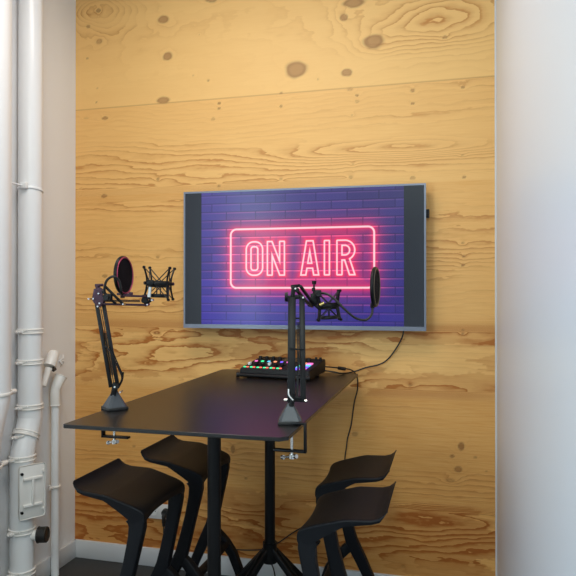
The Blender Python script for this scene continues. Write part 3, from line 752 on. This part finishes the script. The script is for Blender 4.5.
link_pair(t1, 'lower_arm', P(114.5, 387, fA), P(99.5, 300, fA+.02), VX*.020+VF*.012, M['arm'], w=.011, t_=.012, up=VX)
bm = B(); tube(bm, [P(104.0, 345, fA), P(111, 352, fA-.01), P(121.5, 375, fA-.012), P(122.4, 381, fA-.01)], .0024, n=8); tube(bm, [P(112, 350, fA+.01), P(123.2, 376, fA+.01)], .0024, n=8)
obj('tension_rod', bm, M['arm'], t1)
fT = fA+.02
bm = B()
for q in (-.012, .012):
    for (a, b_) in (((96.2, 289), (94.2, 300)), ((94.2, 299), (99, 306)), ((99, 306), (102.5, 298)), ((98, 293), (101.5, 288))):
        bar(bm, P(*a, fT+q), P(*b_, fT+q), .016, .003, up=VF, bev=.0008)
    bm.normal_update()
    vv = [bm.verts.new(P(*p_, fT+q*1.2)) for p_ in ((95.5, 290), (102.5, 289), (103, 303), (99, 308), (93, 301.5), (92.8, 296))]
    bm.faces.new(vv)
    vv2 = [bm.verts.new(v.co+VF*.0025) for v in vv]; bm.faces.new(vv2[::-1])
    for k in range(6): bm.faces.new((vv[k], vv[(k+1) % 6], vv2[(k+1) % 6], vv2[k]))
cyl(bm, P(97.8, 285.5, fT), P(97.8, 290, fT), .008, n=14); cyl(bm, P(95.2, 285.4, fT), P(103, 285, fT), .005, n=12)
obj('elbow_joint', bm, M['arm_plum'], t1)
for pp in ((90.6, 298.8), (95.1, 298.7), (100.3, 293.5), (99.5, 306.3), (101.4, 303.2)): bolt_(t1, P(*pp, fT), VF, .046, .0030)
fM = 2.22
for (a, b_, m_) in (((101, 304, fT), (147.5, 305, fM), 'arm_plum'), ((121, 295.6, fT+.02), (147.5, 296.4, fM), 'arm_plum')):
    for q in (-.008, .008):
        bm = B(); bar(bm, P(*a)+VF*q, P(*b_)+VF*q, .006, .0075, bev=.001); obj('upper_arm', bm, M[m_], t1)
bm = B(); helix(bm, P(105, 301, fT), P(140, 301, fM-.01), .0035, 46, .001); obj('spring', bm, M['cable'], t1)
bm = B()
for (a, b_) in (((104.2, 285.5), (123, 304)), ((102, 291), (116, 304)), ((103, 295.5), (108.5, 301))):
    bar(bm, P(*a, fT-.03), P(*b_, fT-.02), .007, .009, bev=.001)
obj('spring_arm', bm, M['arm'], t1)
bolt_(t1, P(124, 304, fT-.02), VF, .03, .003)
bm = B(); bar(bm, P(144, 294.5, fM), P(147.5, 306, fM), .016, .016, up=VF, bev=.002); bar(bm, P(147, 303.5, fM), P(152, 299, fM), .010, .010, up=VF, bev=.002)
cyl(bm, P(144, 300.5, fM-.02), P(144, 300.5, fM+.02), .010, n=16)
obj('end_joint', bm, M['arm'], t1); bolt_(t1, P(148.3, 304.5, fM), VF, .036, .003); bolt_(t1, P(152.5, 300, fM), VF, .02, .0035)
bm = B(); cyl(bm, P(149.0, 297, fM-.01), P(150.2, 287, fM-.01), .0062, .0052, n=14); o = obj('thread_adapter', bm, M['white'], t1); o['label'] = 'pale thread adapter'
shock_mount(t1, P(159, 283.5, fM+.035), (.04, 0, 1), M['arm'])
bm = B(); box(bm, P(150.5, 283, fM-.012), (.026, .022, .022), rz=YAW, bev=.005); obj('mount_knuckle', bm, M['arm'], t1)

def pop_filter(label, c, normal, R, rim_m, neck_pts, clip, rim_label):
    c = Vector(c); n_ = Vector(normal).normalized()
    t = thing('pop_filter', label, 'pop filter', Vector(clip), 'round pop filters')
    bm = B(); ring(bm, c, n_, R, .0055, n=48, ex=1.3); fr_ = obj('hoop', bm, M['arm'], t, angle=60)
    bm = B(); ring(bm, c+n_*.006, n_, R-.001, .0024, n=48); o = obj('rim', bm, rim_m, fr_, angle=60); o['label'] = rim_label
    bm = B(); X_, Y_ = frame(n_)
    for s in (-.003, .003):
        rws = []
        cc = bm.verts.new(c+n_*s*1.8)
        for rr in (.35, .7, 1.0):
            rws.append([bm.verts.new(c+n_*(s*(1.8-.8*rr))+(X_*math.cos(2*PI*k/40)+Y_*math.sin(2*PI*k/40))*R*rr) for k in range(40)])
        for k in range(40):
            bm.faces.new((cc, rws[0][k], rws[0][(k+1) % 40]))
            for a, b_ in zip(rws, rws[1:]): bm.faces.new((a[k], b_[k], b_[(k+1) % 40], a[(k+1) % 40]))
    obj('fabric', bm, M['hood'], t, angle=60)
    bm = B(); tube(bm, spline(neck_pts, 12), .0042, n=12); obj('gooseneck', bm, M['cable'], t, angle=80)
    bm = B(); e = Vector(neck_pts[-1]); box(bm, e, (.014, .016, .020), rz=YAW, bev=.003); obj('hoop_clip', bm, M['black'], t)
    q = Vector(neck_pts[0]); bm = B(); box(bm, q, (.024, .024, .026), rz=YAW, bev=.004); cyl(bm, q-VF*.02, q-VF*.034, .009, n=14); obj('arm_clip', bm, M['black'], t)
    return t
fP = fM-.02
cP = P(123.6, 275.5, fP)
pop_filter('round black pop filter with a pink rim, on the arm beside the white pipes', cP, (VX*.975 - VF*.19 + VZ*.02), .064, M['pink'],
           [P(108.5, 297.5, fT-.03), P(104.5, 291, fT-.04), P(106.5, 281, fT-.05), P(113, 276.5, fT-.055), P(119, 281, fT-.04), P(121.5, 292.5, fT-.02), P(122.6, 295.2, fP)], P(108, 298, fT-.03), 'pink rim')
bm = B(); box(bm, P(131, 294, fP), (.012, .016, .014), rz=YAW, bev=.003); bar(bm, P(117, 294, fP), P(131, 294.5, fP), .010, .008, bev=.002)
oo = bpy.data.objects['pop_filter']; obj('hoop_foot', bm, M['arm_plum'], oo)

# --- arm at the smooth wall side of the table
b2 = Vector((-0.476, 1.862, TH))
t2 = thing('microphone_arm', 'black desk microphone arm in front of the television, clamped at the near table corner', 'microphone arm', b2)
pyramid_base(t2, b2, math.radians(14.5), 1.05)
c_clamp(t2, Vector((TX1, 1.835, TH)), (1, 0, 0), TH)
fB = 1.915; fC = 1.99
bm = B(); cyl(bm, P(291.3, 406, fB), P(293, 393, fB), .0085, n=16); box(bm, P(295.5, 398, fB), (.040, .014, .012), rz=YAW, bev=.002)
cyl(bm, P(284.5, 400, fB), P(306.5, 401, fB), .0035, n=10); bar(bm, P(297, 401, fB), P(298.5, 352, fB+.03), .006, .006, up=VF)
obj('lower_joint', bm, M['arm'], t2)
bolt_(t2, P(285.6, 399.8, fB-.004), VX, .010, .0045); bolt_(t2, P(305.6, 400.8, fB-.004), VX, .008, .0045)
bm = B(); tube(bm, spline([P(288.6, 389, fB-.02), P(288.9, 395, fB-.024), P(293.0, 400, fB-.02)], 6), .0022, n=8); o = obj('cable_tie', bm, M['white'], t2); o['label'] = 'pale cable tie loop'
for (xb, xt, w_) in ((291.2, 292.0, .0245), (303.2, 301.9, .0175)):
    bm = B(); bar(bm, P(xb, 402, fB), P(xt, 297, fC), w_, .012, up=VF, bev=.0015); obj('lower_arm', bm, M['arm'], t2)
for a_, b_ in ((P(288, 318, fC-.01), P(303, 318.5, fC-.01)), (P(290, 349, fB+.03), P(303.5, 349.5, fB+.03))):
    bm = B(); bar(bm, a_, b_, .005, .005, up=VF); obj('cross_pin', bm, M['arm'], t2)
bm = B(); helix(bm, P(299, 375, fB), P(298, 322, fC-.01), .0045, 40, .0012); obj('spring', bm, M['cable'], t2)
bm = B()
cyl(bm, P(284.7, 297, fC), P(288, 297, fC), .014, .016, n=16); cyl(bm, P(288, 297, fC), P(303, 296.8, fC), .0045, n=10)
bar(bm, P(292.2, 300, fC), P(293.8, 286, fC), .014, .012, up=VF, bev=.002); bar(bm, P(291, 286.5, fC), P(300, 285.6, fC+.01), .010, .010, up=VF, bev=.002)
cyl(bm, P(297, 290, fC-.015), P(297, 290, fC+.015), .008, n=12); box(bm, P(297.5, 297, fC), (.018, .020, .014), rz=YAW, bev=.003)
obj('elbow_joint', bm, M['arm'], t2)
bolt_(t2, P(295.3, 288.6, fC-.01), VF, .024, .003); bolt_(t2, P(303, 297.5, fC-.01), VF, .020, .003)
fD = 2.26
for (a, b_) in (((300.5, 286.2, fC), (313.3, 304, fD)), ((296.5, 290, fC), (309.5, 305, fD)), ((303.5, 299, fC), (312.5, 306.5, fD))):
    bm = B(); bar(bm, P(*a), P(*b_), .008, .009, bev=.001); obj('upper_arm', bm, M['arm'], t2)
bm = B(); cyl(bm, P(314.1, 284.5, fD), P(313.7, 294, fD), .0035, n=10); cyl(bm, P(314.2, 280.8, fD), P(314.1, 284.4, fD), .0085, .0075, n=16)
cyl(bm, P(313.6, 287.8, fD), P(313.4, 291.4, fD), .0065, n=12); obj('tension_knob', bm, M['arm'], t2)
bm = B(); box(bm, P(314, 299, fD), (.026, .022, .040), rz=YAW, bev=.004); cyl(bm, P(310, 304, fD-.02), P(310, 304, fD+.02), .011, n=14); bar(bm, P(314, 304, fD), P(320, 309, fD), .012, .010, up=VF, bev=.002); obj('end_joint', bm, M['arm'], t2)
bm = B(); cyl(bm, P(319.5, 305, fD-.012), P(324, 302.8, fD-.012), .006, n=12); o = obj('thread_adapter', bm, M['brass'], t2); o['label'] = 'brass thread adapter'
shock_mount(t2, P(328.5, 305.5, fD+.03), (-.05, .0, 1), M['arm'], R=.046, H=.104)
cQ = P(375.2, 287, fD-.06)
pop_filter('round black pop filter on a long gooseneck in front of the television', cQ, (-VF*.30 + VX*.95), .066, M['tan_rim'],
           [P(318, 293.5, fD-.02), P(326, 293.7, fD-.04), P(335, 299.5, fD-.06), P(346, 310.5, fD-.07), P(356, 318.2, fD-.07), P(366, 319.8, fD-.07), P(371.8, 314, fD-.065), P(372.4, 305.5, fD-.06)],
           P(318, 294, fD-.02), 'bronze rim')

# ------------------------------------------------------------------ podcast mixer
mo = Vector((-0.782, 2.80, TH)); mrz = math.radians(-7)
t = thing('audio_mixer', 'black audio mixing console with rows of lit buttons on the tabletop', 'audio mixer', mo)
RZ = Matrix.Rotation(mrz, 3, 'Z')
MW, MD = 0.345, 0.235; tilt = math.atan2(.032, MD)
def mx_(x, y, z=0.0):
    """console surface coordinates: x across, y from the front edge back, z above the panel"""
    zz = 0.043 + y*math.tan(tilt) + z
    return mo + RZ @ Vector((x, y-.03, zz))
bm = B(); vs_ = []
prof = [(0.0, .006), (-.006, .020), (0.0, .043), (MD, .043+.032), (MD+.004, .05), (MD, .012)]
for sx in (-1, 1):
    vs_.append([bm.verts.new(mo + RZ @ Vector((sx*MW/2, y-.03, z))) for (y, z) in prof])
for k in range(6): bm.faces.new((vs_[0][k], vs_[0][(k+1) % 6], vs_[1][(k+1) % 6], vs_[1][k]))
bm.faces.new(vs_[0][::-1]); bm.faces.new(vs_[1])
bmesh.ops.bevel(bm, geom=bm.edges[:], offset=.003, segments=2, affect='EDGES')
obj('body', bm, M['black'], t)
for sx in (-1, 1):
    bm = B(); q = mo+RZ @ Vector((sx*.14, .17, 0)); cyl(bm, q, q+Vector((0, 0, .022)), .012, n=14); obj('foot', bm, M['rubber'], t); bm = B(); q = mo+RZ @ Vector((sx*.14, .0, 0)); cyl(bm, q, q+Vector((0, 0, .01)), .012, n=14); obj('foot', bm, M['rubber'], t)
# front rail with round ends and silver print
bm = B(); a = mo+RZ @ Vector((-.182, -.045, .013)); b_ = mo+RZ @ Vector((.178, -.045, .013)); cyl(bm, a, b_, .008, n=14); cyl(bm, a-VX*.002, a+VX*.012, .0125, n=16); cyl(bm, b_-VX*.012, b_+VX*.002, .0125, n=16); obj('front_rail', bm, M['black'], t)
def ledm(n_, c, s): return glow(n_, c, s)
LG = ledm('green_lamp', sr(60, 230, 150), 1.0); LR = ledm('red_lamp', sr(240, 110, 90), .9); LP = ledm('pink_lamp', sr(235, 110, 190), .9)
LW = ledm('white_lamp', sr(235, 205, 190), .8); LB = ledm('blue_lamp', sr(90, 190, 230), .9); LV = ledm('violet_lamp', sr(120, 90, 240), .9); LO = ledm('orange_lamp', sr(245, 150, 110), .9)
RM = Matrix.Rotation(mrz, 3, 'Z') @ Matrix.Rotation(tilt, 3, 'X')
def pad(name, x, y, w, d, m_, h=.004):
    bm = B(); box(bm, mx_(x, y, h/2), (w, d, h), rot=RM, bev=.0008); return obj(name, bm, m_, t, smooth=False)
fx = [-.150+.0335*i for i in range(6)]
for i, x in enumerate(fx):
    pad('button', x-.007, .020, .012, .010, LG); pad('button', x+.007, .020, .012, .010, LR)
    tr = pad('fader_track', x, .075, .005, .075, M['rubber'], .001)
    bm = B(); box(bm, mx_(x, .060+.006*(i % 2), .008), (.013, .020, .012), rot=RM, bev=.002); obj('fader_cap', bm, M['white'] if i % 3 == 0 else M['black'], t)
    pad('button', x, .135, .013, .013, [LP, LG, LB, LO, LV, LP][i])
for i, x in enumerate((-.150, -.115, -.080, -.045)):
    bm = B(); cyl(bm, mx_(x, .185, 0), mx_(x, .185, .014), .0095, .008, n=16); obj('knob', bm, M['black'], t)
pad('display', .015, .180, .085, .060, mat('display_glass', (.02, .02, .03, 1), .15), .002)
cols_ = [[LV, LP, LB], [LV, LB, LP], [LP, LG, LO], [LB, LO, LP]]
padcols = [LV, LP, LV, LP, LB, LG, LP, LO]
for r_ in range(4):
    for c_ in range(2):
        pad('sound_pad', .104+c_*.030, .022+r_*.032, .026, .027, [[LV, LP], [LB, LV], [LG, LB], [LO, LP]][r_][c_], .005)
bm = B(); cyl(bm, mx_(.108, .175, 0), mx_(.108, .175, .016), .012, .010, n=18); obj('knob', bm, M['black'], t)
for i in range(2):
    bm = B(); cyl(bm, mx_(.135+.022*i, .205, 0), mx_(.135+.022*i, .205, .014), .007, .006, n=14); obj('knob', bm, M['black'], t)
pad('button', .045, .115, .013, .013, LG)

# ------------------------------------------------------------------ cables
def cable(name, pts, r, label, n=10):
    bm = B(); tube(bm, spline(pts, n), r, n=8); return tag(obj(name, bm, M['cable'], angle=80), label, 'cable')
cable('screen_cable', [PY(403.5, 329, 3.06), PY(402.5, 336, 3.085), PY(397, 347, 3.098), PY(388, 359, 3.10), PY(379, 364.5, 3.10), PY(366, 367.5, 3.10), PY(356, 371, 3.095),
                       PY(348, 372.8, 3.06), PY(341, 373.2, 3.0), PY(333, 371.8, 2.98), PY(324, 370.5, 2.975)], .0036, 'black cable hanging from the television down to the mixing console')
bm = B()
cp = [PY(324, 366.5, 2.97), PY(333, 367.3, 3.0), PY(341, 368.3, 3.03), PY(349, 369.2, 3.06), PY(354.5, 372.5, 3.088), PY(357.6, 380, 3.10), PY(357.2, 390, 3.105), PY(354.5, 401, 3.105), PY(352.8, 412, 3.105), PY(351, 425, 3.105),
      PY(347.5, 438, 3.105), PY(346.5, 446, 3.10), PY(345, 456, 3.105), PY(342, 480, 3.105), PY(330, 515, 3.10), PY(300, 528, 3.09), PY(277, 543, 3.085), PY(262, 549, 3.08), PY(235, 549, 3.08), PY(215, 545, 3.08)]
tube(bm, spline(cp, 8), .0032, n=8)
f0, f1 = PY(338.5, 368, 3.02), PY(345, 368.9, 3.045); cyl(bm, f0, f1, .0085, n=14)
tag(obj('power_cable', bm, M['cable'], angle=60), 'black power cable with a ferrite bead running off the tabletop down the timber wall', 'cable')
fl = lambda x, y: Vector((x, y, .005))
cable('floor_cable', [PY(270.5, 555, 3.05), PY(271, 562, 3.03), PY(274, 570, 3.0), fl(-.80, 2.93), fl(-.72, 2.87), fl(-.62, 2.86), fl(-.50, 2.90)], .0035, 'black cable drooping behind the table pedestal to the floor')
bm = B(); box(bm, (-.60, 2.86, .019), (.13, .055, .036), rz=.15, bev=.006)
tag(obj('power_adapter', bm, M['black']), 'black power adapter lying on the floor behind the table', 'power adapter')

# ceiling luminaire housing for the light above the table
bm = B(); box(bm, (-1.0, 1.8, 3.375), (1.16, 0.50, 0.05), bev=.004)
t = tag(obj('ceiling_lamp', bm, M['white']), 'flat white ceiling lamp above the table', 'lamp')
